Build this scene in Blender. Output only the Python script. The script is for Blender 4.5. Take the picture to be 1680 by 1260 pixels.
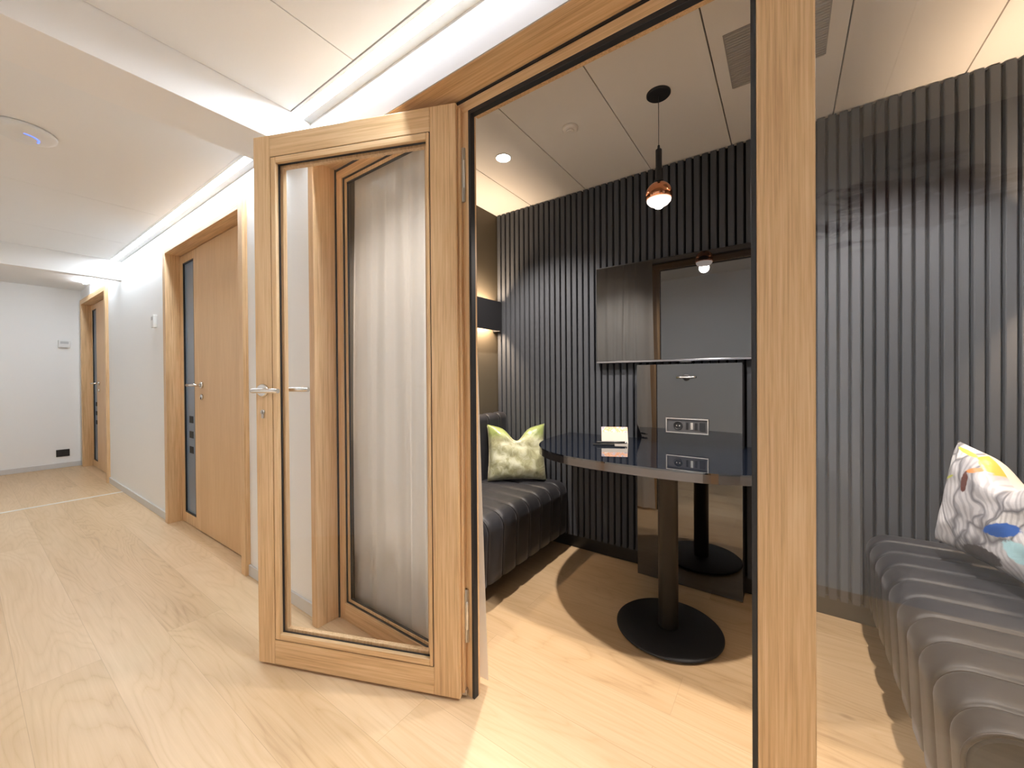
import bpy, bmesh, math, random
from mathutils import Vector, Matrix

PI = math.pi
random.seed(7)
U = 11.0 / 12.0            # units from image pixels, whole scene scaled about floor point under the camera -> metres (camera 1.10 m above the floor, table top 0.74 m)
C = bpy.context.scene.collection
for o in list(bpy.data.objects):
    bpy.data.objects.remove(o)

# ------------------------------------------------------------------ camera
cam = bpy.data.cameras.new('camera')
cam.sensor_width = 36.0
cam.lens = 640.49 / 1680 * 36.0
cam.shift_y = -7.02 / 1680
cam.clip_start = 0.02
co = bpy.data.objects.new('camera', cam)
C.objects.link(co)
yaw, pitch, roll = 0.611752, -0.0065114, -0.0069030
fw = Vector((-math.sin(yaw) * math.cos(pitch), math.cos(yaw) * math.cos(pitch), math.sin(pitch)))
rr = Vector((math.cos(yaw), math.sin(yaw), 0))
uu = rr.cross(fw)
R_ = rr * math.cos(roll) + uu * math.sin(roll)
U_ = uu * math.cos(roll) - rr * math.sin(roll)
M = Matrix((( R_.x, U_.x, -fw.x), (R_.y, U_.y, -fw.y), (R_.z, U_.z, -fw.z))).to_4x4()
M.translation = Vector((0, 0, 1.2 * U))
co.matrix_world = M
bpy.context.scene.camera = co

# ------------------------------------------------------------------ world, exposure, main lights
w = bpy.data.worlds.new('world')
bpy.context.scene.world = w
w.use_nodes = True
w.node_tree.nodes['Background'].inputs[0].default_value = (0.9, 0.85, 0.8, 1)
w.node_tree.nodes['Background'].inputs[1].default_value = 0.03
vs = bpy.context.scene.view_settings
vs.view_transform = 'Standard'
vs.look = 'None'
vs.exposure = 0.10
vs.gamma = 1.0
vs.use_curve_mapping = False
cy = bpy.context.scene.cycles
cy.max_bounces = 10
cy.diffuse_bounces = 6
cy.glossy_bounces = 6
cy.transmission_bounces = 8
cy.transparent_max_bounces = 24
cy.caustics_reflective = False
cy.caustics_refractive = False
cy.sample_clamp_indirect = 6.0

LED = 165.0                 # corridor linear LED
DOWN_W = 150.0              # room downlights
SCONCE_W = 7.5
PEND_W = 48.0


def light(name, kind, loc, energy, color, rot=(0, 0, 0), **kw):
    l = bpy.data.lights.new(name, kind)
    l.energy = energy
    l.color = color
    for k, v in kw.items():
        setattr(l, k, v)
    o = bpy.data.objects.new(name, l)
    C.objects.link(o)
    o.location = Vector(loc) * U
    o.rotation_euler = rot
    return o


# ------------------------------------------------------------------ helpers
def tag(o, label=None, cat=None, group=None, kind=None):
    if label:
        o['label'] = label
    if cat:
        o['category'] = cat
    if group:
        o['group'] = group
    if kind:
        o['kind'] = kind
    return o


def empty(name, loc=(0, 0, 0), rz=0.0):
    o = bpy.data.objects.new(name, None)
    C.objects.link(o)
    o.empty_display_size = 0.05
    o.location = Vector(loc) * U
    o.rotation_euler = (0, 0, rz)
    return o


class MB:
    def __init__(s):
        s.v, s.f, s.m, s.sm = [], [], [], []

    def add(s, vs_, fs, mi=0, smooth=False):
        b = len(s.v)
        s.v += [tuple(x) for x in vs_]
        s.f += [tuple(i + b for i in f) for f in fs]
        s.m += [mi] * len(fs)
        s.sm += [smooth] * len(fs)
        return s

    def box(s, x0, x1, y0, y1, z0, z1, mi=0):
        x0, x1 = sorted((x0, x1)); y0, y1 = sorted((y0, y1)); z0, z1 = sorted((z0, z1))
        vs_ = [(x, y, z) for z in (z0, z1) for y in (y0, y1) for x in (x0, x1)]
        fs = [(0, 2, 3, 1), (4, 5, 7, 6), (0, 1, 5, 4), (2, 6, 7, 3), (0, 4, 6, 2), (1, 3, 7, 5)]
        return s.add(vs_, fs, mi)

    def prism(s, pts, z0, z1, mi=0, smooth=False):
        n = len(pts)
        vs_ = [(x, y, z0) for x, y in pts] + [(x, y, z1) for x, y in pts]
        s.add(vs_, [tuple(range(n))[::-1], tuple(range(n, 2 * n))], mi)
        b = len(s.v) - 2 * n
        for i in range(n):
            j = (i + 1) % n
            s.f.append((b + i, b + j, b + n + j, b + n + i)); s.m.append(mi); s.sm.append(smooth)
        return s

    def lathe(s, prof, cx=0, cy_=0, cz=0, n=40, axis='Z', mi=0, smooth=True):
        """prof: list of (radius, height)"""
        vs_, fs = [], []
        for r, h in prof:
            for k in range(n):
                a = 2 * PI * k / n
                p = (r * math.cos(a), r * math.sin(a), h)
                if axis == 'Y':
                    p = (p[0], p[2], p[1])
                elif axis == 'X':
                    p = (p[2], p[0], p[1])
                vs_.append((p[0] + cx, p[1] + cy_, p[2] + cz))
        for i in range(len(prof) - 1):
            for k in range(n):
                k2 = (k + 1) % n
                fs.append((i * n + k, i * n + k2, (i + 1) * n + k2, (i + 1) * n + k))
        s.add(vs_, fs, mi, smooth)
        b = len(s.v) - len(vs_)
        s.f.append(tuple(b + k for k in range(n))[::-1]); s.m.append(mi); s.sm.append(False)
        e = b + (len(prof) - 1) * n
        s.f.append(tuple(e + k for k in range(n))); s.m.append(mi); s.sm.append(False)
        return s

    def tube(s, pts, r, n=16, mi=0):
        pts = [Vector(p) for p in pts]
        rings = []
        up = None
        for i, p in enumerate(pts):
            t = (pts[min(i + 1, len(pts) - 1)] - pts[max(i - 1, 0)]).normalized()
            if up is None:
                up = Vector((0, 0, 1)) if abs(t.z) < .9 else Vector((1, 0, 0))
            a = t.cross(up).normalized(); b = a.cross(t).normalized(); up = b
            rings.append([p + (a * math.cos(2 * PI * k / n) + b * math.sin(2 * PI * k / n)) * r for k in range(n)])
        vs_ = [q for rg in rings for q in rg]
        fs = []
        for i in range(len(rings) - 1):
            for k in range(n):
                k2 = (k + 1) % n
                fs.append((i * n + k, i * n + k2, (i + 1) * n + k2, (i + 1) * n + k))
        s.add(vs_, fs, mi, True)
        b = len(s.v) - len(vs_)
        s.f.append(tuple(b + k for k in range(n))[::-1]); s.m.append(mi); s.sm.append(False)
        e = b + (len(rings) - 1) * n
        s.f.append(tuple(e + k for k in range(n))); s.m.append(mi); s.sm.append(False)
        return s

    def build(s, name, mats, parent=None, bevel=0.0, label=None, cat=None, group=None, kind=None, fix=True):
        me = bpy.data.meshes.new(name)
        me.from_pydata([tuple(Vector(v) * U) for v in s.v], [], s.f)
        if not isinstance(mats, (list, tuple)):
            mats = [mats]
        for m in mats:
            me.materials.append(m)
        me.polygons.foreach_set('material_index', s.m)
        me.polygons.foreach_set('use_smooth', s.sm)
        if fix:
            bm = bmesh.new(); bm.from_mesh(me)
            bmesh.ops.recalc_face_normals(bm, faces=bm.faces)
            bm.to_mesh(me); bm.free()
        me.update()
        o = bpy.data.objects.new(name, me)
        C.objects.link(o)
        if parent is not None:
            o.parent = parent
        if bevel:
            md = o.modifiers.new('bevel', 'BEVEL')
            md.width = bevel * U; md.segments = 2; md.limit_method = 'ANGLE'; md.angle_limit = math.radians(50)
            md.harden_normals = False
        return tag(o, label, cat, group, kind)


def box(name, mat, b, parent=None, bevel=0.0, **kw):
    return MB().box(*b).build(name, mat, parent, bevel, **kw)


# ------------------------------------------------------------------ materials
def mat(name, col=(.8, .8, .8), rough=.5, metal=0.0, spec=.5, **kw):
    m = bpy.data.materials.new(name)
    m.use_nodes = True
    b = m.node_tree.nodes['Principled BSDF']
    b.inputs['Base Color'].default_value = (*col, 1)
    b.inputs['Roughness'].default_value = rough
    b.inputs['Metallic'].default_value = metal
    b.inputs['Specular IOR Level'].default_value = spec
    for k, v in kw.items():
        b.inputs[k].default_value = v
    return m


def nd(m, t, **kw):
    n = m.node_tree.nodes.new(t)
    for k, v in kw.items():
        if hasattr(n, k):
            setattr(n, k, v)
    return n


def lk(m, a, b):
    m.node_tree.links.new(a, b)


def mth(m, op, a, b=None, clamp=False):
    n = nd(m, 'ShaderNodeMath', operation=op)
    n.use_clamp = clamp
    for i, x in enumerate((a, b)):
        if x is None:
            continue
        if isinstance(x, (int, float)):
            n.inputs[i].default_value = x
        else:
            lk(m, x, n.inputs[i])
    return n.outputs[0]


def ramp(m, fac, stops):
    r = nd(m, 'ShaderNodeValToRGB')
    el = r.color_ramp.elements
    while len(el) < len(stops):
        el.new(0.5)
    for e, (p, c) in zip(el, stops):
        e.position = p; e.color = (*c, 1)
    lk(m, fac, r.inputs[0])
    return r.outputs[0]


def mapping(m, scale, loc=(0, 0, 0), rot=(0, 0, 0)):
    t = nd(m, 'ShaderNodeTexCoord')
    p = nd(m, 'ShaderNodeMapping')
    p.inputs['Scale'].default_value = scale
    p.inputs['Location'].default_value = loc
    p.inputs['Rotation'].default_value = rot
    lk(m, t.outputs['Object'], p.inputs[0])
    return p.outputs[0]


def noise(m, vec, scale, detail=3, rough=.5, dist=0.0):
    n = nd(m, 'ShaderNodeTexNoise')
    n.inputs['Scale'].default_value = scale
    n.inputs['Detail'].default_value = detail
    n.inputs['Roughness'].default_value = rough
    n.inputs['Distortion'].default_value = dist
    lk(m, vec, n.inputs['Vector'])
    return n.outputs['Fac']


def bump(m, h, strength=.2, dist=.002):
    b = nd(m, 'ShaderNodeBump')
    b.inputs['Strength'].default_value = strength
    b.inputs['Distance'].default_value = dist
    lk(m, h, b.inputs['Height'])
    lk(m, b.outputs[0], m.node_tree.nodes['Principled BSDF'].inputs['Normal'])


def oak(name, axis, dark=(.50, .30, .15), mid=(.67, .435, .225), lite=(.77, .54, .315), seed=0.0, rough=.42):
    m = mat(name, rough=rough)
    st = {'X': (.022, 1, 1), 'Y': (1, .022, 1), 'Z': (1, 1, .022)}[axis]
    v = mapping(m, st, (seed, seed * 1.7, seed * .6))
    n1 = noise(m, v, 150, 4, .65)
    st2 = {'X': (.15, 1, 1), 'Y': (1, .15, 1), 'Z': (1, 1, .15)}[axis]
    v2 = mapping(m, st2, (seed * 2.1, 0, seed))
    n2 = noise(m, v2, 6, 3, .55, .6)
    n3 = noise(m, mapping(m, st), 330, 2, .5)
    f = mth(m, 'ADD', mth(m, 'MULTIPLY', n1, .55), mth(m, 'ADD', mth(m, 'MULTIPLY', n2, .3), mth(m, 'MULTIPLY', n3, .15)))
    c = ramp(m, f, [(.38, dark), (.49, mid), (.60, lite)])
    lk(m, c, m.node_tree.nodes['Principled BSDF'].inputs['Base Color'])
    bump(m, n1, .12, .001)
    return m


def floor_mat():
    m = mat('oak_plank_floor', rough=.42)
    bs = m.node_tree.nodes['Principled BSDF']
    v = mapping(m, (1, 1, 1), (.31, .08, 0))
    br = nd(m, 'ShaderNodeTexBrick')
    br.offset = .37; br.offset_frequency = 2
    br.inputs['Scale'].default_value = 1.0
    br.inputs['Brick Width'].default_value = 1.9
    br.inputs['Row Height'].default_value = .2
    br.inputs['Mortar Size'].default_value = .0009
    br.inputs['Mortar Smooth'].default_value = .1
    br.inputs['Bias'].default_value = 0.0
    br.inputs['Color1'].default_value = (0, 0, 0, 1)
    br.inputs['Color2'].default_value = (1, 1, 1, 1)
    br.inputs['Mortar'].default_value = (.5, .5, .5, 1)
    lk(m, v, br.inputs['Vector'])
    idv = nd(m, 'ShaderNodeSeparateColor'); lk(m, br.outputs['Color'], idv.inputs[0])
    rid = idv.outputs[0]
    sx = nd(m, 'ShaderNodeSeparateXYZ'); lk(m, v, sx.inputs[0])
    cb = nd(m, 'ShaderNodeCombineXYZ')
    lk(m, mth(m, 'MULTIPLY', sx.outputs[0], .55), cb.inputs[0])
    lk(m, mth(m, 'MULTIPLY', sx.outputs[1], 3.6), cb.inputs[1])
    lk(m, mth(m, 'MULTIPLY', rid, 23.0), cb.inputs[2])
    n1 = noise(m, cb.outputs[0], 1.15, 2.5, .45, .35)
    rings = mth(m, 'ABSOLUTE', mth(m, 'SINE', mth(m, 'MULTIPLY', n1, 74.0)))
    rings = mth(m, 'POWER', rings, .55)
    cb2 = nd(m, 'ShaderNodeCombineXYZ')
    lk(m, mth(m, 'MULTIPLY', sx.outputs[0], 3.5), cb2.inputs[0])
    lk(m, mth(m, 'MULTIPLY', sx.outputs[1], 110.0), cb2.inputs[1])
    lk(m, mth(m, 'MULTIPLY', rid, 9.0), cb2.inputs[2])
    n2 = noise(m, cb2.outputs[0], 1.0, 3, .6)
    cb3 = nd(m, 'ShaderNodeCombineXYZ')
    lk(m, mth(m, 'MULTIPLY', sx.outputs[0], 1.2), cb3.inputs[0])
    lk(m, mth(m, 'MULTIPLY', sx.outputs[1], 7.0), cb3.inputs[1])
    lk(m, mth(m, 'MULTIPLY', rid, 31.0), cb3.inputs[2])
    n3 = noise(m, cb3.outputs[0], 1.0, 2, .5)
    f = mth(m, 'ADD', mth(m, 'MULTIPLY', rings, .13), mth(m, 'ADD', mth(m, 'MULTIPLY', n2, .30),
            mth(m, 'ADD', mth(m, 'MULTIPLY', n3, .36), mth(m, 'MULTIPLY', rid, .18))))
    c = ramp(m, f, [(.22, (.40, .25, .125)), (.42, (.555, .375, .205)), (.62, (.63, .445, .265)), (.8, (.70, .52, .33))])
    # knots
    vo = nd(m, 'ShaderNodeTexVoronoi'); vo.inputs['Scale'].default_value = 1.0
    cbk = nd(m, 'ShaderNodeCombineXYZ')
    lk(m, mth(m, 'MULTIPLY', sx.outputs[0], 1.6), cbk.inputs[0]); lk(m, mth(m, 'MULTIPLY', sx.outputs[1], 3.4), cbk.inputs[1])
    lk(m, cbk.outputs[0], vo.inputs['Vector'])
    kn = mth(m, 'SUBTRACT', 1.0, mth(m, 'MULTIPLY', vo.outputs['Distance'], 19.0), True)
    mx = nd(m, 'ShaderNodeMix', data_type='RGBA'); lk(m, kn, mx.inputs[0]); lk(m, c, mx.inputs[6])
    mx.inputs[7].default_value = (.16, .075, .03, 1)
    jn = nd(m, 'ShaderNodeMix', data_type='RGBA'); lk(m, mth(m, 'MULTIPLY', br.outputs['Fac'], .35), jn.inputs[0]); lk(m, mx.outputs[2], jn.inputs[6])
    jn.inputs[7].default_value = (.26, .155, .075, 1)
    lk(m, jn.outputs[2], bs.inputs['Base Color'])
    bump(m, n2, .06, .001)
    return m


def plaster(name, col, rough=.75):
    m = mat(name, col, rough)
    n = noise(m, mapping(m, (1, 1, 1)), 260, 2, .5)
    bump(m, n, .08, .001)
    return m


def velvet(name, col, sheen=.6):
    m = mat(name, col, .50, spec=.40)
    b = m.node_tree.nodes['Principled BSDF']
    b.inputs['Sheen Weight'].default_value = sheen
    b.inputs['Sheen Roughness'].default_value = .35
    b.inputs['Sheen Tint'].default_value = (.75, .74, .80, 1)
    n = noise(m, mapping(m, (1, 1, 1)), 900, 2, .6)
    n2 = noise(m, mapping(m, (1, 1, 1)), 14, 3, .5)
    c = ramp(m, n2, [(.3, tuple(x * .8 for x in col)), (.7, tuple(x * 1.2 for x in col))])
    lk(m, c, b.inputs['Base Color'])
    bump(m, n, .15, .0008)
    return m


def emit(name, col, strength):
    m = mat(name, col)
    b = m.node_tree.nodes['Principled BSDF']
    b.inputs['Emission Color'].default_value = (*col, 1)
    b.inputs['Emission Strength'].default_value = strength
    return m


def glass_mat(name, ior=1.5, tint=(1, 1, 1), rough=0.0):
    """thin architectural glass: see-through, mirror part by Fresnel"""
    m = bpy.data.materials.new(name); m.use_nodes = True
    nt = m.node_tree; nt.nodes.clear()
    out = nd(m, 'ShaderNodeOutputMaterial')
    fr = nd(m, 'ShaderNodeFresnel'); fr.inputs['IOR'].default_value = ior
    geo = nd(m, 'ShaderNodeNewGeometry')
    t = nd(m, 'ShaderNodeBsdfTransparent'); t.inputs[0].default_value = (*tint, 1)
    g = nd(m, 'ShaderNodeBsdfGlossy'); g.inputs['Roughness'].default_value = rough
    mx = nd(m, 'ShaderNodeMixShader')
    fac = mth(m, 'MULTIPLY', fr.outputs[0], mth(m, 'SUBTRACT', 1.0, geo.outputs['Backfacing']))
    lk(m, fac, mx.inputs[0]); lk(m, t.outputs[0], mx.inputs[1]); lk(m, g.outputs[0], mx.inputs[2])
    lk(m, mx.outputs[0], out.inputs[0])
    return m


M_floor = floor_mat()
M_oakZ = oak('oak_vertical_grain', 'Z')
M_oakX = oak('oak_horizontal_grain', 'X', seed=3.3)
M_oakY = oak('oak_depth_grain', 'Y', seed=5.1)
M_oakdoor = oak('oak_door_veneer', 'Z', (.60, .37, .185), (.66, .425, .22), (.71, .475, .26), seed=8.2)
M_white = plaster('white_wall_paint', (.87, .865, .855))
M_greyp = plaster('pale_grey_wall_paint', (.55, .555, .56))
M_ceil = plaster('white_ceiling_panel', (.85, .845, .835))
M_ceilroom = plaster('room_ceiling_panel', (.84, .80, .76))
M_beam = plaster('beam_paint', (.87, .85, .83))
M_gap = mat('dark_joint', (.03, .028, .026), .9)
M_gapgrey = mat('grey_joint', (.33, .33, .32), .7)
M_base = mat('white_skirting', (.62, .61, .60), .5)
M_olive = plaster('olive_brown_wallpaper', (.085, .068, .045), .7)
M_slat = plaster('charcoal_felt', (.062, .067, .078), .95)
M_slatback = mat('black_felt_backing', (.008, .008, .009), .95)
M_blackbase = mat('black_skirting', (.012, .012, .013), .35)
M_seal = mat('black_rubber_seal', (.012, .012, .014), .5)
M_chrome = mat('satin_steel', (.72, .70, .67), .22, 1.0)
M_hinge = mat('nickel_hinge', (.55, .52, .48), .3, 1.0)
M_blackmetal = mat('black_powder_coat', (.010, .010, .012), .55)
M_col = mat('bronze_grey_column', (.085, .078, .07), .38, .5)
M_top = mat('blue_black_glass', (.005, .007, .012), .015, 0, spec=1.0, **{'IOR': 1.75})
M_edge = mat('polished_table_edge', (.20, .18, .17), .16, .9)
M_panel = mat('black_mirror_glass', (.004, .004, .005), .01, 0, **{'IOR': 2.1})
M_screen = mat('tv_screen', (.006, .006, .007), .02, 0, **{'IOR': 2.05})
M_bezel = mat('tv_bezel', (.02, .02, .022), .3)
M_tvstrip = mat('brushed_silver_strip', (.30, .30, .32), .25, 1.0)
M_velvet = velvet('charcoal_velvet', (.021, .021, .025), .20)
M_seam = mat('dark_seam_tube', (.006, .006, .007), .9, spec=.1)
M_velvetd = velvet('charcoal_velvet_piping', (.03, .026, .028), .3)
M_glass = glass_mat('clear_glass', 1.5)
M_glassdoor = glass_mat('door_glass', 1.5)
M_glassroom = glass_mat('fixed_pane_glass', 2.08)
M_plastic = mat('white_plastic', (.78, .78, .77), .35)
M_blackpl = mat('black_plastic', (.015, .015, .016), .35)
M_led = emit('led_diffuser', (.79, .895, 1.0), LED)
M_led2 = emit('led_diffuser_far', (.79, .895, 1.0), LED * .5)
M_copper = mat('rose_copper', (.80, .36, .20), .09, 1.0)
M_downglow = emit('downlight_lens', (1.0, .93, .84), 30)
M_pendglow = emit('pendant_lens', (1.0, .86, .78), 1.6)
M_pendcore = emit('pendant_core', (1.0, .93, .88), 45)
M_blue = emit('blue_status_light', (.08, .16, 1.0), 2.2)
M_strip = mat('floor_transition_profile', (.78, .76, .72), .4, .2)


def frosted():
    m = mat('frosted_blue_grey_glass', (.20, .29, .40), .28)
    n = noise(m, mapping(m, (1, 1, .6)), 2.2, 2, .5)
    c = ramp(m, n, [(.3, (.13, .20, .29)), (.7, (.25, .34, .45))])
    lk(m, c, m.node_tree.nodes['Principled BSDF'].inputs['Base Color'])
    return m


M_frost = frosted()


def mural(base=(.87, .865, .855)):
    """white wall with a brushed dark brown motif"""
    m = mat('wall_with_brushed_motif', (.8, .79, .775), .75)
    v = mapping(m, (2.0, 1, 6.0), (0, 0, 0), (0, math.radians(-24), 0))
    n = noise(m, v, 2.1, 5, .6, .6)
    t = nd(m, 'ShaderNodeTexCoord'); s = nd(m, 'ShaderNodeSeparateXYZ'); lk(m, t.outputs['Object'], s.inputs[0])
    dx = mth(m, 'DIVIDE', mth(m, 'SUBTRACT', s.outputs[0], .50 * U), .48)
    dz = mth(m, 'DIVIDE', mth(m, 'SUBTRACT', s.outputs[2], 2.10 * U), .22)
    d = mth(m, 'SQRT', mth(m, 'ADD', mth(m, 'MULTIPLY', dx, dx), mth(m, 'MULTIPLY', dz, dz)))
    k = mth(m, 'MULTIPLY', mth(m, 'SUBTRACT', mth(m, 'ADD', n, mth(m, 'MULTIPLY', mth(m, 'SUBTRACT', 1.0, d, True), .24)), .55), 9.0, True)
    k = mth(m, 'MULTIPLY', k, mth(m, 'MULTIPLY', mth(m, 'SUBTRACT', 1.15, d, True), 3.0, True))
    mx = nd(m, 'ShaderNodeMix', data_type='RGBA')
    lk(m, k, mx.inputs[0])
    mx.inputs[6].default_value = (*base, 1)
    mx.inputs[7].default_value = (.12, .07, .055, 1)
    lk(m, mx.outputs[2], m.node_tree.nodes['Principled BSDF'].inputs['Base Color'])
    return m


M_mural = mural()
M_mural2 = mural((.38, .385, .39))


def sheer():
    m = bpy.data.materials.new('sheer_curtain'); m.use_nodes = True
    m.node_tree.nodes.clear()
    out = nd(m, 'ShaderNodeOutputMaterial')
    d = nd(m, 'ShaderNodeBsdfDiffuse'); d.inputs[0].default_value = (.94, .93, .90, 1)
    t = nd(m, 'ShaderNodeBsdfTranslucent'); t.inputs[0].default_value = (.94, .93, .90, 1)
    tr = nd(m, 'ShaderNodeBsdfTransparent')
    a = nd(m, 'ShaderNodeMixShader'); a.inputs[0].default_value = .26
    b = nd(m, 'ShaderNodeMixShader'); b.inputs[0].default_value = .14
    lk(m, d.outputs[0], a.inputs[1]); lk(m, t.outputs[0], a.inputs[2])
    lk(m, a.outputs[0], b.inputs[1]); lk(m, tr.outputs[0], b.inputs[2])
    lk(m, b.outputs[0], out.inputs[0])
    return m


M_sheer = sheer()

# ------------------------------------------------------------------ room shell
def S(name, m, label, boxes, cat='wall', bevel=0.0):
    b = MB()
    for q in boxes:
        b.box(*q)
    return b.build(name, m, None, bevel, label=label, cat=cat, kind='structure')


S('floor', M_floor, 'light oak plank floor running through corridor and meeting booth', [(-9.6, 2.6, -.8, 2.7, -.05, 0)], 'floor')
# corridor wall (holding the two closed doors), Y 1.03 .. 1.13
yw0, yw1 = 1.03, 1.13
S('wall_corridor', M_white, 'white corridor wall with the two closed oak doors',
  [(-9.5, -8.03, yw0, yw1, 0, 2.6), (-8.03, -6.46, yw0, yw1, 2.25, 2.6), (-6.46, -4.27, yw0, yw1, 0, 2.6),
   (-4.27, -2.69, yw0, yw1, 2.25, 2.6), (-2.69, -1.87, yw0, yw1, 0, 2.6), (-1.87, 2.5, yw0, yw1, 2.25, 2.6)])
S('wall_behind_doors', M_white, 'wall surface closing the rooms behind the corridor doors',
  [(-9.5, -1.98, 1.55, 1.6, 0, 2.6)])
S('wall_end', M_white, 'white wall closing the far end of the corridor', [(-8.25, -8.15, -.75, 1.03, 0, 2.6)])
S('wall_opposite', M_mural, 'white corridor wall opposite the booth with brushed brown motif', [(-8.15, .34, -.70, -.60, 0, 2.6)])
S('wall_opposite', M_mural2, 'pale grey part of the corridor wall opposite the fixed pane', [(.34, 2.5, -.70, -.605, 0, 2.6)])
S('wall_near', M_white, 'white wall closing the near end of the corridor', [(2.3, 2.4, -.62, 1.03, 0, 2.6)])
S('wall_left', M_olive, 'olive brown papered wall behind the left bench', [(-1.98, -1.883, 1.13, 2.6, 0, 2.6)])
S('wall_right', M_olive, 'olive brown papered wall behind the right bench', [(.93, 1.03, 1.13, 2.6, 0, 2.6)])
S('wall_back', M_slatback, 'black wall behind the charcoal slats', [(-1.883, .93, 2.512, 2.6, 0, 2.6)])
# ceilings
def panels(name, m, label, xs, y0, y1, z, gap=.005, extra=()):
    b = MB()
    for a, c in zip(xs[:-1], xs[1:]):
        b.box(a + gap / 2, c - gap / 2, y0, y1, z, z + .02)
    for q in extra:
        b.box(*q)
    return b.build(name, m, None, 0, label=label, cat='ceiling', kind='structure')


panels('ceiling', M_ceil, 'white corridor ceiling panels near the booth', [-1.94, -1.423, .371, 2.3], -.60, .930, 2.48)
panels('ceiling', M_ceil, 'white corridor ceiling panels between the two beams', [-5.80, -5.0, -3.95, -2.21], -.60, .930, 2.46, .003)
panels('ceiling', M_ceil, 'white corridor ceiling beyond the far beam', [-8.15, -6.9, -5.88], -.60, 1.03, 2.46, .003)
b = MB()
for a, c in ((-1.94, 2.3),):
    b.box(a, c, .935, .950, 2.478, 2.50)
for a, c in ((-5.80, -2.21),):
    b.box(a, c, .930, .950, 2.459, 2.48); b.box(a, c, .992, 1.029, 2.458, 2.48)
b.build('trim_1', M_base, None, label='slim white profiles edging the recessed light lines', cat='trim', kind='structure')
S('trim_5', M_gapgrey, 'grey wall profile beside the recessed light line', [(-1.94, 2.3, .991, 1.03, 2.472, 2.50)], 'trim')
S('ceiling', M_gap, 'dark void above the ceiling panel joints', [(-9.5, 2.5, -.7, 1.03, 2.505, 2.6), (-1.883, .93, 1.13, 2.512, 2.505, 2.6)], 'ceiling')
panels('ceiling', M_ceilroom, 'beige ceiling panels of the meeting booth',
       [-1.883, -1.555, -1.118, -.681, -.244, .193, .629, .93], 1.13, 2.505, 2.48, .0055)
S('trim_2', M_beam, 'near white ceiling beam crossing the corridor', [(-2.21, -1.94, -.60, 1.03, 2.31, 2.50)], 'beam', .002)
S('trim_3', M_beam, 'far white ceiling beam crossing the corridor', [(-5.88, -5.80, -.60, 1.03, 2.26, 2.50)], 'beam', .002)
S('baseboard_corridor', M_base, 'low pale skirting along the corridor wall',
  [(-8.15, -8.03, 1.018, 1.03, 0, .065), (-6.46, -4.27, 1.018, 1.03, 0, .065), (-2.69, -1.89, 1.018, 1.03, 0, .065)], 'baseboard', .002)
S('baseboard_end', M_base, 'low pale skirting at the foot of the corridor end wall', [(-8.15, -8.138, -.6, 1.018, 0, .065)], 'baseboard', .002)
S('baseboard_back', M_blackbase, 'black recessed skirting below the slats', [(-1.883, .93, 2.497, 2.512, 0, .095)], 'baseboard')
S('trim_4', M_strip, 'thin pale metal transition strip across the corridor floor', [(-5.835, -5.805, -.6, 1.03, 0, .004)], 'trim')

# recessed LED lines beside the corridor wall
for (a, c, z, lab) in ((-1.93, 2.29, 2.4825, 'long bright recessed light line above the booth partition'),
                       (-5.79, -2.22, 2.462, 'bright recessed light line between the two ceiling beams'),
                       (-7.40, -6.10, 2.440, 'short recessed light line beyond the far ceiling beam')):
    t = empty('linear_light', ((a + c) / 2, .971, z))
    tag(t, lab, 'light', 'recessed light lines in the corridor ceiling')
    h = (c - a) / 2
    MB().box(-h, h, -.019, .019, .0, .016).build('diffuser', M_led if a > -2 else M_led2, t)
    MB().box(-h, h, -.0205, .0205, .0165, .02).build('housing', M_plastic, t)

# ------------------------------------------------------------------ slats and black panel on back wall
b = MB()
pitch = .0435
x = -1.872
while x < .915:
    xa, xb = x, x + .031
    b.prism([(xa, 2.5115), (xa, 2.4765), (xa + .003, 2.4735), (xb - .003, 2.4735), (xb, 2.4765), (xb, 2.5115)], .092, 2.474)
    x += pitch
b.build('slat_panel', M_slat, None, label='charcoal felt slat cladding covering the whole back wall', cat='wall panel', kind='structure')

t = empty('glass_panel', (-.476, 2.42, 0))
tag(t, 'tall black mirror glass panel below the wall screen', 'panel')
MB().box(-.263, .289, -.05, -.044, .006, 1.268).build('mirror_sheet', M_panel, t)
MB().box(-.263, .289, -.0435, .052, .006, 1.26).build('backing_box', M_blackmetal, t)
disc_ob = MB().lathe([(.020, -.0500), (.020, -.056), (.012, -.060)], .016, 0, 1.192, 24, 'Y').build('small_disc', M_blackmetal, t)  # small dark disc with a chrome bar across it, modelled as solid shapes
MB().tube([(-.034, -.062, 1.192), (-.004, -.066, 1.192), (.036, -.066, 1.192), (.066, -.062, 1.194)], .006, 12).build('chrome_bar', M_chrome, disc_ob)

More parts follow.
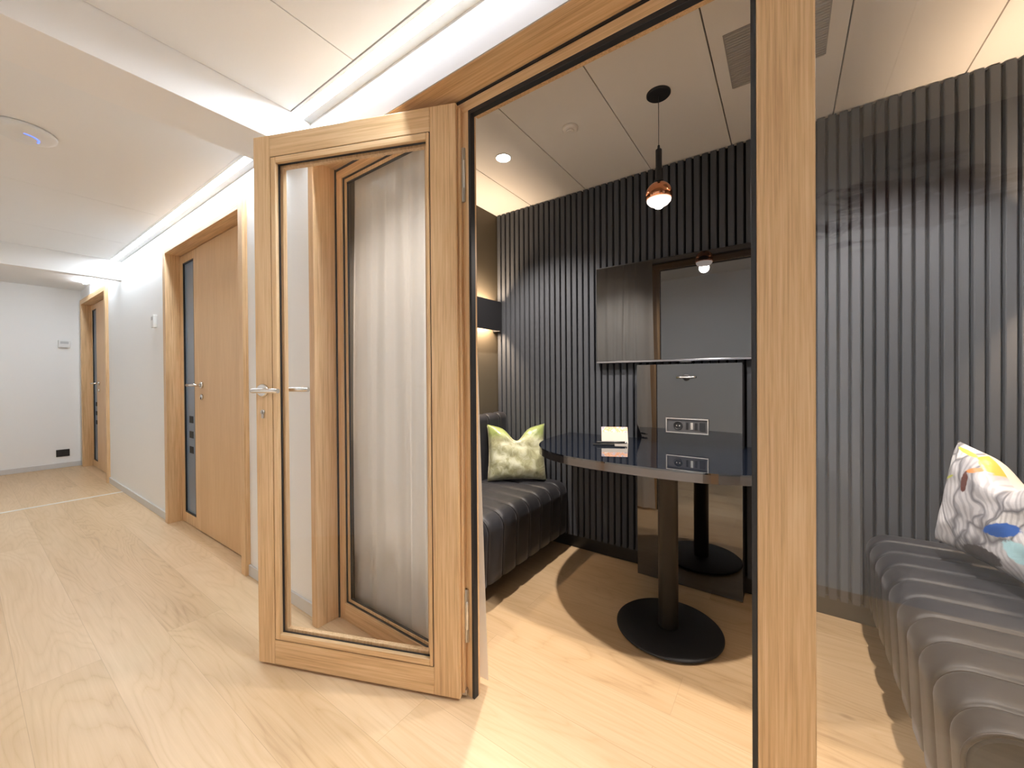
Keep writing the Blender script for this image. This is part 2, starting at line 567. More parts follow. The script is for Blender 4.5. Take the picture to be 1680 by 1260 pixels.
# ------------------------------------------------------------------ corridor doors (closed)
def corridor_door(x0, x1, name, label, near=True):
    t = tag(empty(name, ((x0 + x1) / 2, 1.03, 0)), label, 'door', None, 'structure')
    a, c = x0 - (x0 + x1) / 2, x1 - (x0 + x1) / 2
    w_ = .062
    yf, yb = -.028, .10
    for s, (p, q) in enumerate(((a, a + w_), (c - w_, c))):
        MB().box(p, q, yf, yb, 0, 2.306).build('jamb', M_oakZ, t, .002)
    MB().box(a + w_, c - w_, yf, yb, 2.242, 2.306).build('head_jamb', M_oakX, t, .002)
    # glazed side strip
    yl = .070
    g0 = a + w_
    fr = MB()
    gl0, gl1 = g0 + .075, g0 + .33
    fr.box(g0 + .004, gl0, yl, yb, .004, 2.236); fr.box(gl1, gl1 + .105, yl, yb, .004, 2.236)
    fr.box(gl0, gl1, yl, yb, .004, .09); fr.box(gl0, gl1, yl, yb, 2.17, 2.236)
    fr.build('side_frame', M_oakZ, t, .002)
    g = MB().box(gl0, gl1, yl + .012, yl + .020, .09, 2.17).build('frosted_pane', M_frost, t)
    sl = MB()
    sl.box(gl0, gl0 + .010, yl + .001, yl + .0115, .09, 2.17); sl.box(gl1 - .010, gl1, yl + .001, yl + .0115, .09, 2.17)
    sl.box(gl0, gl1, yl + .001, yl + .0115, .09, .10); sl.box(gl0, gl1, yl + .001, yl + .0115, 2.16, 2.17)
    sl.build('glazing_seal', M_seal, t)
    for z in (.62, .745, .87):
        MB().box(gl0 + .085, gl0 + .175, yl + .010, yl + .0118, z - .028, z + .028).build('dark_square_sticker', M_gap, g)
    l0 = gl1 + .109
    leaf = MB().box(l0, c - w_ - .004, yl - .004, yb, .008, 2.234).build('leaf', M_oakdoor, t, .002)
    hx = l0 + .07
    hd = MB()
    hd.lathe([(.026, 0), (.026, -.009), (.022, -.012)], hx, yl - .004, 1.155, 24, 'Y')
    hd.tube([(hx, yl - .01, 1.155), (hx, yl - .055, 1.155), (hx - .012, yl - .064, 1.155), (hx - .13, yl - .064, 1.155)], .010)
    hd.build('door_handle', M_chrome, leaf)
    MB().lathe([(.022, 0), (.022, -.008), (.018, -.010)], hx, yl - .004, 1.062, 24, 'Y').build('lock_rosette', M_chrome, leaf)
    MB().box(hx - .004, hx + .004, yl - .0155, yl - .0142, 1.045, 1.062).build('keyhole', M_gap, leaf)
    return t


corridor_door(-4.27, -2.69, 'door_1', 'closed oak door with frosted side strip, nearer one in the corridor')
corridor_door(-8.03, -6.46, 'door_2', 'closed oak door with side strip at the far end of the corridor')

# ------------------------------------------------------------------ glazed partition
PF = 1.10     # front of the frame members
PB = 1.145
t = tag(empty('window_1', (0, PF, 0)), 'oak framed glazed partition around the booth doorway', 'partition', None, 'structure')
def pp(b_, name, m, parent=t, bevel=.002, **kw):
    mb = MB()
    for q in b_:
        mb.box(q[0], q[1], q[2] - PF, q[3] - PF, q[4], q[5])
    return mb.build(name, m, parent, bevel, **kw)
pp([(-1.888, -1.842, .985, 1.098, 0, 2.306)], 'side_casing', M_oakZ)
pp([(-1.842, 2.3, .985, 1.098, 2.238, 2.306)], 'head_casing', M_oakX)
pp([(-1.842, -1.836, 1.094, PB, 0, 2.238), (-1.836, 2.3, 1.096, 1.12, 2.229, 2.237)], 'shadow_joint', M_seal, bevel=0)
pp([(-1.888, 2.3, .980, .9845, 2.238, 2.306)], 'head_facing', plaster('pale_rose_grey_facing', (.60, .55, .53)), bevel=0, label='thin pale rose grey facing')  # thin pale layer laid over the front of the oak head casing
# head rail of frame
pp([(-1.836, 2.3, PF, PB, 2.189, 2.229)], 'head_rail', M_oakX)
pp([(-1.836, -1.793, PF, PB, 0, 2.189)], 'left_stile', M_oakZ)
hp = pp([(-1.062, -.962, PF, 1.133, 0, 2.189)], 'hinge_post', M_oakZ)
rp = pp([(-.057, .055, PF, PB + .02, 0, 2.189)], 'middle_post', M_oakZ)
pp([(-1.793, -1.062, PF, PB, 0, .085)], 'bottom_rail', M_oakX)
pp([(.055, 2.3, PF, PB, 0, .085)], 'bottom_rail', M_oakX)
# beads
pp([(-1.789, -1.772, 1.115, 1.128, .10, 2.17), (-1.082, -1.066, 1.115, 1.128, .10, 2.17),
    (-1.789, -1.066, 1.115, 1.128, .089, .102), (-1.789, -1.066, 1.115, 1.128, 2.168, 2.185)], 'glazing_bead', M_oakZ, bevel=.001)
pp([(-1.793, -1.789, 1.108, 1.14, .085, 2.189), (-1.066, -1.062, 1.108, 1.14, .085, 2.189),
    (-1.793, -1.062, 1.108, 1.14, 2.185, 2.189), (-1.793, -1.062, 1.108, 1.14, .085, .089),
    (-1.772, -1.769, 1.118, 1.128, .10, 2.17), (-1.772, -1.082, 1.118, 1.128, .101, .105), (-1.772, -1.082, 1.118, 1.128, 2.163, 2.168)], 'glazing_seal', M_seal, bevel=0)
pp([(-1.789, -1.066, 1.129, 1.135, .09, 2.185)], 'side_pane', M_glass, bevel=0)
pp([(.055, 2.3, 1.112, 1.120, .085, 2.189)], 'fixed_pane', M_glassroom, bevel=0)
# door seals: black strips round the opening
pp([(-.962, -.951, PF - .001, 1.122, 0, 2.189), (-.068, -.057, PF - .001, 1.122, 0, 2.189), (-.951, -.068, PF - .001, 1.122, 2.172, 2.189)],
   'door_seal', M_seal, bevel=.001)
pp([(-.962, -.953, 1.123, 1.133, 0, 2.189), (-.953, -.057, 1.123, PB, 2.178, 2.189)], 'rebate_bead', M_oakZ, bevel=.001)
# strike plate on the latch post
pp([(-.0595, -.0572, 1.126, 1.138, 1.08, 1.24)], 'strike_plate', M_hinge, bevel=0)

# ------------------------------------------------------------------ open glazed door leaf
ang = math.atan2(.724 - 1.06, -1.82 + .987)
t = tag(empty('door_3', (-.987, 1.06, 0), ang), 'open glazed oak door swung out into the corridor', 'door', None, 'structure')
W, T0, T1 = .899, 0.0, -.046
zt, zb = 2.207, .010
def dp(bx, name, m, parent=t, bevel=.002, **kw):
    mb = MB()
    for q in bx:
        mb.box(*q)
    return mb.build(name, m, parent, bevel, **kw)
dp([(0, .104, T1, T0, zb, zt)], 'stile', M_oakZ)
dp([(.818, W, T1, T0, zb, zt)], 'stile', M_oakZ)
dp([(.104, .818, T1, T0, 2.118, zt)], 'rail', M_oakX)
dp([(.104, .818, T1, T0, zb, .112)], 'rail', M_oakX)
# rebated hinge edge (steps back towards the frame)
dp([(-.012, -.0005, T1, T1 + .030, zb + .012, zt - .010)], 'rebate', M_oakZ)
# glazing bead, slightly proud, with a fine groove round it
b = MB()
z0, z1, x0, x1 = .116, 2.114, .108, .814
wd = .024
b.box(x0, x0 + .012, -.022, .001, z0, z1); b.box(x1 - wd, x1, -.022, .001, z0, z1)
b.build('glazing_bead', M_oakZ, t, .002)
dp([(x0 + .012, x1 - wd, -.022, .001, z0, z0 + wd), (x0 + .012, x1 - wd, -.022, .001, z1 - wd, z1)], 'glazing_bead', M_oakX)
dp([(.104, .108, -.03, -.004, .112, 2.118), (.814, .818, -.03, -.004, .112, 2.118), (.108, .814, -.03, -.004, .112, .116), (.108, .814, -.03, -.004, 2.114, 2.118)],
   'groove', M_gap, bevel=0)
gx0, gx1, gz0, gz1 = x0 + .012, x1 - wd, z0 + wd, z1 - wd
dp([(gx0, gx0 + .002, -.0185, -.014, gz0, gz1), (gx1 - .006, gx1, -.0185, -.014, gz0, gz1), (gx0, gx1, -.0185, -.015, gz0, gz0 + .004), (gx0, gx1, -.0185, -.014, gz1 - .005, gz1)],
   'glazing_seal', M_seal, bevel=0)
dp([(gx0, gx1, -.025, -.019, gz0, gz1)], 'pane', M_glassdoor, bevel=0)
dp([(gx0 - .002, gx0 + .018, T1, -.027, z0, z1), (gx1 - .012, gx1 + .012, T1, -.027, z0, z1),
    (gx0, gx1, T1, -.027, z0, gz0 + .010), (gx0, gx1, T1, -.027, gz1 - .010, z1)], 'back_bead', M_oakZ, bevel=.001)
hx = .862
for sgn, y0 in ((1, 0.0), (-1, T1)):
    rs = MB().lathe([(.027, y0), (.027, y0 + sgn * .007), (.022, y0 + sgn * .010)], hx, 0, 1.152, 32, 'Y').build('handle_rosette', M_chrome, t)
    MB().tube([(hx, y0 + sgn * .008, 1.152), (hx, y0 + sgn * .047, 1.152), (hx - .004, y0 + sgn * .055, 1.152), (hx - .012, y0 + sgn * .059, 1.152),
               (hx - .13, y0 + sgn * .059, 1.152)], .0095).build('lever', M_chrome, rs)
    lc = MB()
    lc.lathe([(.0095, y0), (.0095, y0 + sgn * .006)], hx + .001, 0, 1.062, 24, 'Y')
    lc.box(hx - .0055, hx + .0055, y0, y0 + sgn * .006, 1.036, 1.062)
    lk_ = lc.build('lock_cylinder', M_hinge, t)
    MB().box(hx - .001, hx + .001, y0 + sgn * .006, y0 + sgn * .0064, 1.055, 1.069).build('key_slot', M_gap, lk_)
# hinges in the edge
for zc in (1.955, .305):
    h_ = MB()
    h_.box(-.0135, -.012, -.038, -.026, zc - .10, zc + .10)
    h_.lathe([(.006, zc - .10), (.006, zc + .10)], -.0135, -.032, 0, 16)
    hh = h_.build('hinge', M_hinge, t, .0005)
    a_ = MB()
    a_.box(-.020, -.0135, -.037, -.027, zc - .035, zc + .045); a_.tube([(-.018, -.032, zc - .05), (-.018, -.032, zc + .055)], .0055, 12)
    a_.build('hinge_arm', M_chrome, hh, .0005)
for zc in (1.955, .305):
    hj = MB().box(-.999, -.976, 1.0945 - PF, 1.0995 - PF, zc - .10, zc + .10).build('hinge_plate', M_hinge, bpy.data.objects['window_1'], .001)
    for dz in (-.075, .075):
        MB().lathe([(.0045, -.0061), (.0045, -.0066)], -.987, 0, zc + dz, 12, 'Y').build('screw', M_chrome, hj)
# lower pivot shoe
dp([(-.018, .0, -.040, -.022, .010, .030)], 'pivot_shoe', M_hinge, bevel=.001)

# ------------------------------------------------------------------ sheer curtain
b = MB()
NX, NZ = 170, 30
vs_, fs = [], []
zT, zB = 2.46, .02
for j in range(NZ + 1):
    v = j / NZ
    z = zT + (zB - zT) * v
    for i in range(NX + 1):
        u = i / NX
        xl = -1.855 + .035 * (1 - v) * 0
        xr = -1.015 + .060 * v ** 1.6
        xl2 = xl + .05 * (1 - v) ** 1.5
        amp = .0085 + .004 * v
        ph = u * 2 * PI * 7 + 1.6 * math.sin(u * 9 + v * 1.2) + .7 * math.sin(v * 3 + u * 17)
        x_ = xl2 + (xr - xl2) * u + .008 * math.cos(ph * .7)
        y_ = 1.176 + .012 * v * u + amp * math.sin(ph) + .003 * math.sin(ph * 2.3 + v * 4)
        vs_.append((x_, y_, z))
for j in range(NZ):
    for i in range(NX):
        a = j * (NX + 1) + i
        fs.append((a, a + 1, a + NX + 2, a + NX + 1))
b.add(vs_, fs, 0, True)
cu = b.build('sheer_curtain', M_sheer, None, label='white sheer curtain hanging behind the side pane', cat='curtain', fix=False)

# ------------------------------------------------------------------ benches
def bench(sign, name, label):
    """left bench (sign=+1) against the left wall; right bench mirrored"""
    t = empty(name, (-1.883 if sign > 0 else .93, 1.865, 0))
    tag(t, label, 'bench', 'channel tufted velvet benches in the booth')
    y0, y1 = 1.225 - 1.865, 2.470 - 1.865
    seams = [y0]
    s = 2.376 - 1.865
    ss = []
    while s > y0 + .05:
        ss.append(s); s -= .132
    seams = [y0] + sorted(ss) + [y1]
    def channel_mesh(prof, closed_ends=True, depth=.0155, n_v=16, ya=y0, yb=y1, seams=seams):
        mb = MB()
        P = []
        for k in range(len(prof)):
            p = Vector(prof[k]); a = Vector(prof[max(k - 1, 0)]); c = Vector(prof[min(k + 1, len(prof) - 1)])
            tg = (c - a).normalized(); nrm = Vector((tg.y, -tg.x))
            P.append((p, nrm))
        vs_, fs = [], []
        rows = []
        for q in range(len(seams) - 1):
            for k in range(n_v + 1):
                if q > 0 and k == 0:
                    continue
                w_ = k / n_v
                y = seams[q] + (seams[q + 1] - seams[q]) * w_
                d_ = depth * (max(0, 1 - abs(2 * w_ - 1) ** 4) ** .5 - 1)
                rows.append((y, d_))
        npf = len(P)
        for y, d_ in rows:
            for p, nrm in P:
                q_ = p + nrm * d_
                vs_.append((sign * q_.x, y, q_.y))
        for r in range(len(rows) - 1):
            for k in range(npf - 1):
                a = r * npf + k
                fs.append((a, a + 1, a + npf + 1, a + npf))
        mb.add(vs_, fs, 0, True)
        for sy in seams[1:-1]:
            mb.tube([(sign * (p.x - nrm.x * (depth - .003)), sy, p.y - nrm.y * (depth - .003)) for p, nrm in P[1:-1]], .0042, 8, 1)  # dark tubes added in the grooves so the seams come out dark
        for r in (0, len(rows) - 1):
            mb.add([vs_[r * npf + k] for k in range(npf)], [tuple(range(npf))], 0)
        return mb
    # seat profile in (x from wall, z)
    r = .085
    xf, zt_, zb_ = .625, .465, .10
    prof = [(.02, zb_), (.02, zt_ - .02), (.05, zt_)]
    for k in range(9):
        prof.append((.05 + (xf - r - .05) * (k + 1) / 9, zt_ + .004 * math.sin(PI * (k + 1) / 9)))
    for k in range(1, 9):
        a = PI / 2 * (1 - k / 8)
        prof.append((xf - r + r * math.cos(a), zt_ - r + r * math.sin(a)))
    for k in range(1, 6):
        prof.append((xf - .012 * k / 5, zt_ - r - (zt_ - r - zb_ - .01) * k / 5))
    prof.append((xf - .03, zb_))
    prof = [(x_, z_) for x_, z_ in prof]
    prof_r = prof[::-1]
    # outward normals: use order that makes nrm point outward
    sm = channel_mesh(prof_r)
    # flip depth direction if necessary
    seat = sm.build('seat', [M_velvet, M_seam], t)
    # backrest
    xb = .115
    pb = [(.01, zt_ - .03), (xb, zt_ - .03)]
    for k in range(6):
        pb.append((xb - .01 * k / 5, zt_ + .0 + (.93 - .05 - zt_) * k / 5))
    for k in range(1, 8):
        a = PI / 2 * k / 7
        pb.append((xb - .01 - .045 + .045 * math.cos(a), .93 - .05 + .05 * math.sin(a)))
    pb += [(.03, .93), (.01, .915)]
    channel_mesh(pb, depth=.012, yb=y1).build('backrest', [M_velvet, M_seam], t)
    # piping at the near end
    pts = [(sign * (x_ - .001), y0 - .001, z_) for x_, z_ in prof]
    MB().tube(pts, .005, 8).build('piping', M_velvetd, seat)
    # recessed plinth
    MB().box(sign * .01, sign * .44, y0 + .05, y1 + .015, 0, .10).build('plinth', M_blackbase, t)
    return t


bench(1, 'bench', 'channel tufted charcoal velvet bench on the left, under the wall lamp')
bench(-1, 'bench', 'channel tufted charcoal velvet bench at right edge, behind the fixed pane')

# ------------------------------------------------------------------ pillows
def pillow(name, label, w_, h_, loc, rz, tilt, m, mback, dip=.16, thick=.075, seed=1, roll=0.0, corner=.06, squash=0.0):
    t = empty(name, loc, rz)
    t.rotation_euler = (tilt, roll, rz)
    tag(t, label, 'pillow', 'cushions on the benches')
    rnd = random.Random(seed)
    n = 44
    b = MB()
    for side in (1, -1):
        vs_, fs = [], []
        for j in range(n + 1):
            for i in range(n + 1):
                u = -1 + 2 * i / n; v = -1 + 2 * j / n
                # pinched outline: edges bow in, corners stick out
                bx = 1 - corner * (1 - v * v) * 1.0
                bz = 1 - corner * (1 - u * u) * 1.0
                x = u * bx; z = v * bz
                # karate chop at the top
                ch = math.exp(-(u / .30) ** 2) + .38 * max(0, 1 - abs(u))
                if v > 0:
                    z -= dip * 2 * ch * v ** 2.0
                edge = max(0, (1 - u ** 4)) ** .55 * max(0, (1 - v ** 4)) ** .55
                th = thick * edge * (1 - .35 * math.exp(-(u / .2) ** 2) * max(0, v) ** 1.5)
                wr = .0035 * math.sin(u * 7 + 3 * v + seed) * math.sin(v * 9 - u * 4) + .003 * math.sin(u * 17 + v * 5 + seed) * (abs(u * v) ** .5)
                wr += .004 * math.sin((abs(u) - abs(v)) * 16 + seed) * (abs(u) * abs(v)) ** 1.2
                x2 = x
                vs_.append((x2 * w_ / 2, -side * (th + wr * edge), (z + 1) * h_ / 2))
        for j in range(n):
            for i in range(n):
                a = j * (n + 1) + i
                fs.append((a, a + 1, a + n + 2, a + n + 1))
        b.add(vs_, fs, 0 if side > 0 else 1, True)
    o = b.build('cover', [m, mback], t)
    bm = bmesh.new(); bm.from_mesh(o.data)
    bmesh.ops.remove_doubles(bm, verts=bm.verts, dist=.0004)
    bmesh.ops.recalc_face_normals(bm, faces=bm.faces)
    bm.to_mesh(o.data); bm.free()
    return t


def green_mat():
    m = mat('crushed_pistachio_velvet', (.42, .50, .2), .33, .0, spec=.6)
    b = m.node_tree.nodes['Principled BSDF']
    b.inputs['Sheen Weight'].default_value = .6
    b.inputs['Sheen Tint'].default_value = (1, 1, .85, 1)
    b.inputs['Sheen Roughness'].default_value = .3
    n = noise(m, mapping(m, (1, 1, 1)), 17, 5, .6, .8)
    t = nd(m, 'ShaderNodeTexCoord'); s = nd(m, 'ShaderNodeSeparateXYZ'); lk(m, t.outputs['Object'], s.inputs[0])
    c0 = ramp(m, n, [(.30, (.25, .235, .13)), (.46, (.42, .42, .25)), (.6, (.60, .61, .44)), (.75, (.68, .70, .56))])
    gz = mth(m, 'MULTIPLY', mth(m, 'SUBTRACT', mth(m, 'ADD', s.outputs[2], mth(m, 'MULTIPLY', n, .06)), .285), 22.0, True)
    gm = nd(m, 'ShaderNodeMix', data_type='RGBA'); lk(m, gz, gm.inputs[0]); lk(m, c0, gm.inputs[6]); gm.inputs[7].default_value = (.27, .33, .11, 1)  # velvet nap and sheen put into the colour: greener band at the top
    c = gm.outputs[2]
    lk(m, c, b.inputs['Base Color'])
    bump(m, n, .5, .006)
    return m


def green_back():
    m = mat('plain_green_velvet', (.33, .46, .12), .5)
    m.node_tree.nodes['Principled BSDF'].inputs['Sheen Weight'].default_value = .5
    n = noise(m, mapping(m, (1, 1, 1)), 200, 2, .5)
    bump(m, n, .1, .001)
    return m


def floral_mat():
    """grey leaves on white with yellow, rust and blue touches"""
    m = mat('leaf_print_satin', (.7, .7, .72), .38)
    b = m.node_tree.nodes['Principled BSDF']
    v = mapping(m, (1, .001, 1))
    # warped coordinates
    nz = nd(m, 'ShaderNodeTexNoise'); nz.inputs['Scale'].default_value = 7; nz.inputs['Detail'].default_value = 2
    lk(m, v, nz.inputs['Vector'])
    va = nd(m, 'ShaderNodeVectorMath', operation='SCALE'); lk(m, nz.outputs['Color'], va.inputs[0]); va.inputs['Scale'].default_value = .12
    vb = nd(m, 'ShaderNodeVectorMath', operation='ADD'); lk(m, v, vb.inputs[0]); lk(m, va.outputs[0], vb.inputs[1])
    vo = nd(m, 'ShaderNodeTexVoronoi'); vo.inputs['Scale'].default_value = 11
    mp = nd(m, 'ShaderNodeMapping'); mp.inputs['Scale'].default_value = (1.0, 1, .42); mp.inputs['Rotation'].default_value = (0, .8, 0)
    lk(m, vb.outputs[0], mp.inputs[0]); lk(m, mp.outputs[0], vo.inputs['Vector'])
    ve = nd(m, 'ShaderNodeTexVoronoi', feature='DISTANCE_TO_EDGE'); ve.inputs['Scale'].default_value = 11
    lk(m, mp.outputs[0], ve.inputs['Vector'])
    cs = nd(m, 'ShaderNodeSeparateColor'); lk(m, vo.outputs['Color'], cs.inputs[0])
    leaf = ramp(m, cs.outputs[0], [(.0, (.74, .74, .77)), (.3, (.42, .42, .45)), (.5, (.70, .70, .73)), (.72, (.30, .30, .33)), (1, (.80, .80, .80))])
    wt = nd(m, 'ShaderNodeTexWave'); wt.inputs['Scale'].default_value = 22; wt.inputs['Distortion'].default_value = 3; wt.inputs['Detail'].default_value = 2
    lk(m, mp.outputs[0], wt.inputs['Vector'])
    lv_ = nd(m, 'ShaderNodeMix', data_type='RGBA', blend_type='MULTIPLY'); lv_.inputs[0].default_value = .45
    lk(m, leaf, lv_.inputs[6]); lk(m, ramp(m, wt.outputs['Fac'], [(.2, (.45, .45, .48)), (.6, (1, 1, 1))]), lv_.inputs[7])
    ln = nd(m, 'ShaderNodeMix', data_type='RGBA'); lk(m, mth(m, 'SUBTRACT', 1.0, mth(m, 'MULTIPLY', ve.outputs[0], 16.0), True), ln.inputs[0])
    lk(m, lv_.outputs[2], ln.inputs[6]); ln.inputs[7].default_value = (.16, .16, .18, 1)
    cur = ln.outputs[2]
    s = nd(m, 'ShaderNodeSeparateXYZ'); lk(m, nd(m, 'ShaderNodeTexCoord').outputs['Object'], s.inputs[0])
    def patch(cur, cx, cz, rx, rz, rot, col, nf=.35):
        dx = mth(m, 'SUBTRACT', s.outputs[0], cx * U); dz = mth(m, 'SUBTRACT', s.outputs[2], cz * U)
        c_, s_ = math.cos(rot), math.sin(rot)
        a = mth(m, 'DIVIDE', mth(m, 'ADD', mth(m, 'MULTIPLY', dx, c_), mth(m, 'MULTIPLY', dz, s_)), rx)
        e = mth(m, 'DIVIDE', mth(m, 'SUBTRACT', mth(m, 'MULTIPLY', dz, c_), mth(m, 'MULTIPLY', dx, s_)), rz)
        d = mth(m, 'SQRT', mth(m, 'ADD', mth(m, 'MULTIPLY', a, a), mth(m, 'MULTIPLY', e, e)))
        nn = noise(m, v, 60, 3, .6)
        k = mth(m, 'MULTIPLY', mth(m, 'SUBTRACT', mth(m, 'ADD', 1.0, mth(m, 'MULTIPLY', mth(m, 'SUBTRACT', nn, .5), nf * 2)), d), 7.0, True)
        mx = nd(m, 'ShaderNodeMix', data_type='RGBA'); lk(m, k, mx.inputs[0]); lk(m, cur, mx.inputs[6]); mx.inputs[7].default_value = (*col, 1)
        return mx.outputs[2]
    cur = patch(cur, -.085, .365, .050, .013, -.6, (.58, .40, .06), .6)
    cur = patch(cur, -.10, .335, .024, .009, .5, (.62, .25, .08))
    cur = patch(cur, -.115, .285, .012, .040, .1, (.13, .05, .04))
    cur = patch(cur, -.17, .39, .045, .006, -.2, (.55, .60, .10), .2)
    cur = patch(cur, -.19, .28, .030, .005, .5, (.55, .60, .12), .2)
    cur = patch(cur, .04, .17, .055, .022, .5, (.03, .12, .45))
    cur = patch(cur, .10, .12, .05, .03, -.2, (.45, .72, .80))
    cur = patch(cur, -.02, .05, .07, .03, .2, (.10, .09, .09))
    lk(m, cur, b.inputs['Base Color'])
    n = noise(m, mapping(m, (1, 1, 1)), 26, 3, .5, .5)
    bump(m, n, .35, .006)
    return m


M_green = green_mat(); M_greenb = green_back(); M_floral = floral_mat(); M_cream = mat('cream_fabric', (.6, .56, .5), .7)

# face normal of a pillow is local -Y
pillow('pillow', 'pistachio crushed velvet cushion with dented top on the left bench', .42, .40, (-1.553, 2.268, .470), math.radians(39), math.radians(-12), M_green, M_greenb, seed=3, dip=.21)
pillow('pillow', 'white cushion with grey leaf print leaning on the right bench', .49, .42, (.618, 2.105, .496), math.radians(-62), math.radians(-7), M_floral, M_cream, seed=5, dip=.19, roll=math.radians(5))

# ------------------------------------------------------------------ table
t = tag(empty('table', (-.476, 1.93, 0)), 'black glass topped table with rounded end on round pedestal', 'table')
def sup(a, yc, bb, n1, y_back, k=72):
    pts = []
    for i in range(k + 1):
        th = PI + PI * i / k
        c_, s_ = math.cos(th), math.sin(th)
        x = a * math.copysign(abs(c_) ** (2 / n1), c_)
        y = yc + bb * math.copysign(abs(s_) ** (2 / n1), s_)
        pts.append((x, y))
    return pts
out = sup(.68, 2.34, .65, 2.8, 2.47)
out = [(x - .084, y - 1.93) for x, y in out]
# straight back edge beside / behind: stops in front of the black panel and the slats
pts = out + [(.596, 2.4655 - 1.93), (.291, 2.4655 - 1.93), (.291, 2.368 - 1.93), (-.265, 2.368 - 1.93), (-.265, 2.4655 - 1.93), (-.764, 2.4655 - 1.93)]
mb = MB()
mb.prism([(x, y) for x, y in pts], .806, .812)
mb.build('glass_top', M_top, t)
mb = MB()
mb.prism([(x * .998, y) for x, y in pts], .770, .8055)
mb.build('table_slab', M_edge, t)
cx_, cy_ = .018, .0
MB().lathe([(.058, .7695), (.058, .762), (.0445, .758), (.0445, .014)], cx_, cy_, 0, 40).build('column', M_col, t)
ba = MB().lathe([(.232, .008), (.236, .010), (.236, .014), (.230, .019), (.03, .021)], cx_, cy_, 0, 72).build('base_plate', M_blackmetal, t)
for k in range(5):
    a = 2 * PI * k / 5 + .4
    MB().lathe([(.010, 0), (.012, .002), (.012, .008)], cx_ + .20 * math.cos(a), cy_ + .20 * math.sin(a), 0, 14).build('foot', M_chrome, ba)

# tent card
def card_mat():
    m = mat('printed_card', (.8, .76, .7), .55)
    v = mapping(m, (1, 1, 1))
    s = nd(m, 'ShaderNodeSeparateXYZ'); lk(m, v, s.inputs[0])
    n = nd(m, 'ShaderNodeTexNoise'); n.inputs['Scale'].default_value = 42; n.inputs['Detail'].default_value = 3; lk(m, v, n.inputs['Vector'])
    col = ramp(m, n.outputs['Fac'], [(.3, (.12, .10, .14)), (.45, (.62, .55, .60)), (.55, (.85, .35, .12)), (.7, (.75, .70, .62))])
    k = mth(m, 'GREATER_THAN', s.outputs[2], .054)
    mx = nd(m, 'ShaderNodeMix', data_type='RGBA'); lk(m, k, mx.inputs[0]); mx.inputs[6].default_value = (.50, .45, .39, 1); lk(m, col, mx.inputs[7])
    lk(m, mx.outputs[2], m.node_tree.nodes['Principled BSDF'].inputs['Base Color'])
    return m


t = tag(empty('tent_card', (-.835, 2.245, .8125), math.radians(24)), 'small printed tent card standing on the black table', 'card')
for sg in (1, -1):
    mb = MB()
    mb.add([(-.075, sg * .045, 0), (.075, sg * .045, 0), (.075, sg * .001, .088), (-.075, sg * .001, .088),
            (-.075, sg * .0435, 0), (.075, sg * .0435, 0), (.075, -sg * .0005, .088), (-.075, -sg * .0005, .088)],
           [(0, 1, 2, 3), (5, 4, 7, 6), (0, 4, 5, 1), (2, 6, 7, 3), (1, 5, 6, 2), (0, 3, 7, 4)])
    mb.build('card_face', card_mat() if sg > 0 else bpy.data.materials['printed_card'], t)

t = tag(empty('pen', (-.812, 2.132, .8192), math.radians(28)), 'dark pen lying on the slim notepad in front of the tent card', 'pen')
MB().lathe([(.003, -.085), (.0065, -.07), (.007, .03), (.0065, .075)], 0, 0, .0072, 16, 'X').build('barrel', M_blackpl, t)
MB().lathe([(.0066, .0755), (.0066, .083), (.004, .088)], 0, 0, .0072, 16, 'X').build('cap_end', M_chrome, t)
t = tag(empty('notepad', (-.80, 2.145, .8125), math.radians(28)), 'slim dark notepad lying on the table in front of the tent card', 'notepad')
MB().box(-.07, .05, -.028, .006, 0, .006).build('cover', M_blackpl, t, .001)
t.location = Vector((-.845, 2.125, .8125)) * U

# socket unit on black panel
t = tag(empty('power_outlet', (-.458, 2.3695, .918)), 'silver framed socket and switch unit on the black panel', 'outlet')
w2, h2 = .112, .043
fr = MB()
fr.box(-w2, w2, -.011, 0, h2 - .007, h2); fr.box(-w2, w2, -.011, 0, -h2, -h2 + .007)
fr.box(-w2, -w2 + .007, -.011, 0, -h2 + .007, h2 - .007); fr.box(w2 - .007, w2, -.011, 0, -h2 + .007, h2 - .007)
fr.build('frame', M_chrome, t, .001)
MB().box(-w2 + .007, w2 - .007, -.006, 0, -h2 + .007, h2 - .007).build('face_plate', mat('anthracite_plate', (.10, .10, .105), .35, .3), t)
sk = MB().lathe([(.024, -.0062), (.024, -.0095), (.020, -.0095), (.0195, -.0064)], -.045, 0, 0, 32, 'Y').build('socket_ring', M_blackpl, t)
MB().lathe([(.0035, -.0064), (.0035, -.0105)], -.053, 0, 0, 12, 'Y').build('pin_hole', M_chrome, sk)
MB().lathe([(.0035, -.0064), (.0035, -.0105)], -.037, 0, 0, 12, 'Y').build('pin_hole', M_chrome, sk)
for i, xx in enumerate((-.004, .020, .042)):
    MB().box(xx, xx + .014, -.0085, -.006, -.020, .020).build('data_port', M_blackpl if i != 1 else M_chrome, t, .0008)
MB().box(.066, .096, -.0085, -.006, -.024, .024).build('rocker', M_bezel, t, .0008)

# ------------------------------------------------------------------ wall screen
t = tag(empty('television', (-.476, 2.44, 1.60)), 'large black wall screen with thin silver lower edge', 'television')
tx0, tx1, tz0, tz1 = -.552, .566, -.312, .312
MB().box(tx0, tx1, 0, .030, tz0, tz1).build('casing', M_bezel, t, .003)
MB().box(tx0 + .006, tx1 - .006, -.0018, -.0002, tz0 + .012, tz1 - .006).build('screen', M_screen, t)
MB().box(tx0 + .003, tx1 - .003, -.006, -.0002, tz0 - .001, tz0 + .010).build('lower_strip', M_tvstrip, t, .001)
MB().box(-.03, .03, -.006, .001, tz0 - .010, tz0 - .0012).build('sensor_tab', M_blackpl, t, .001)

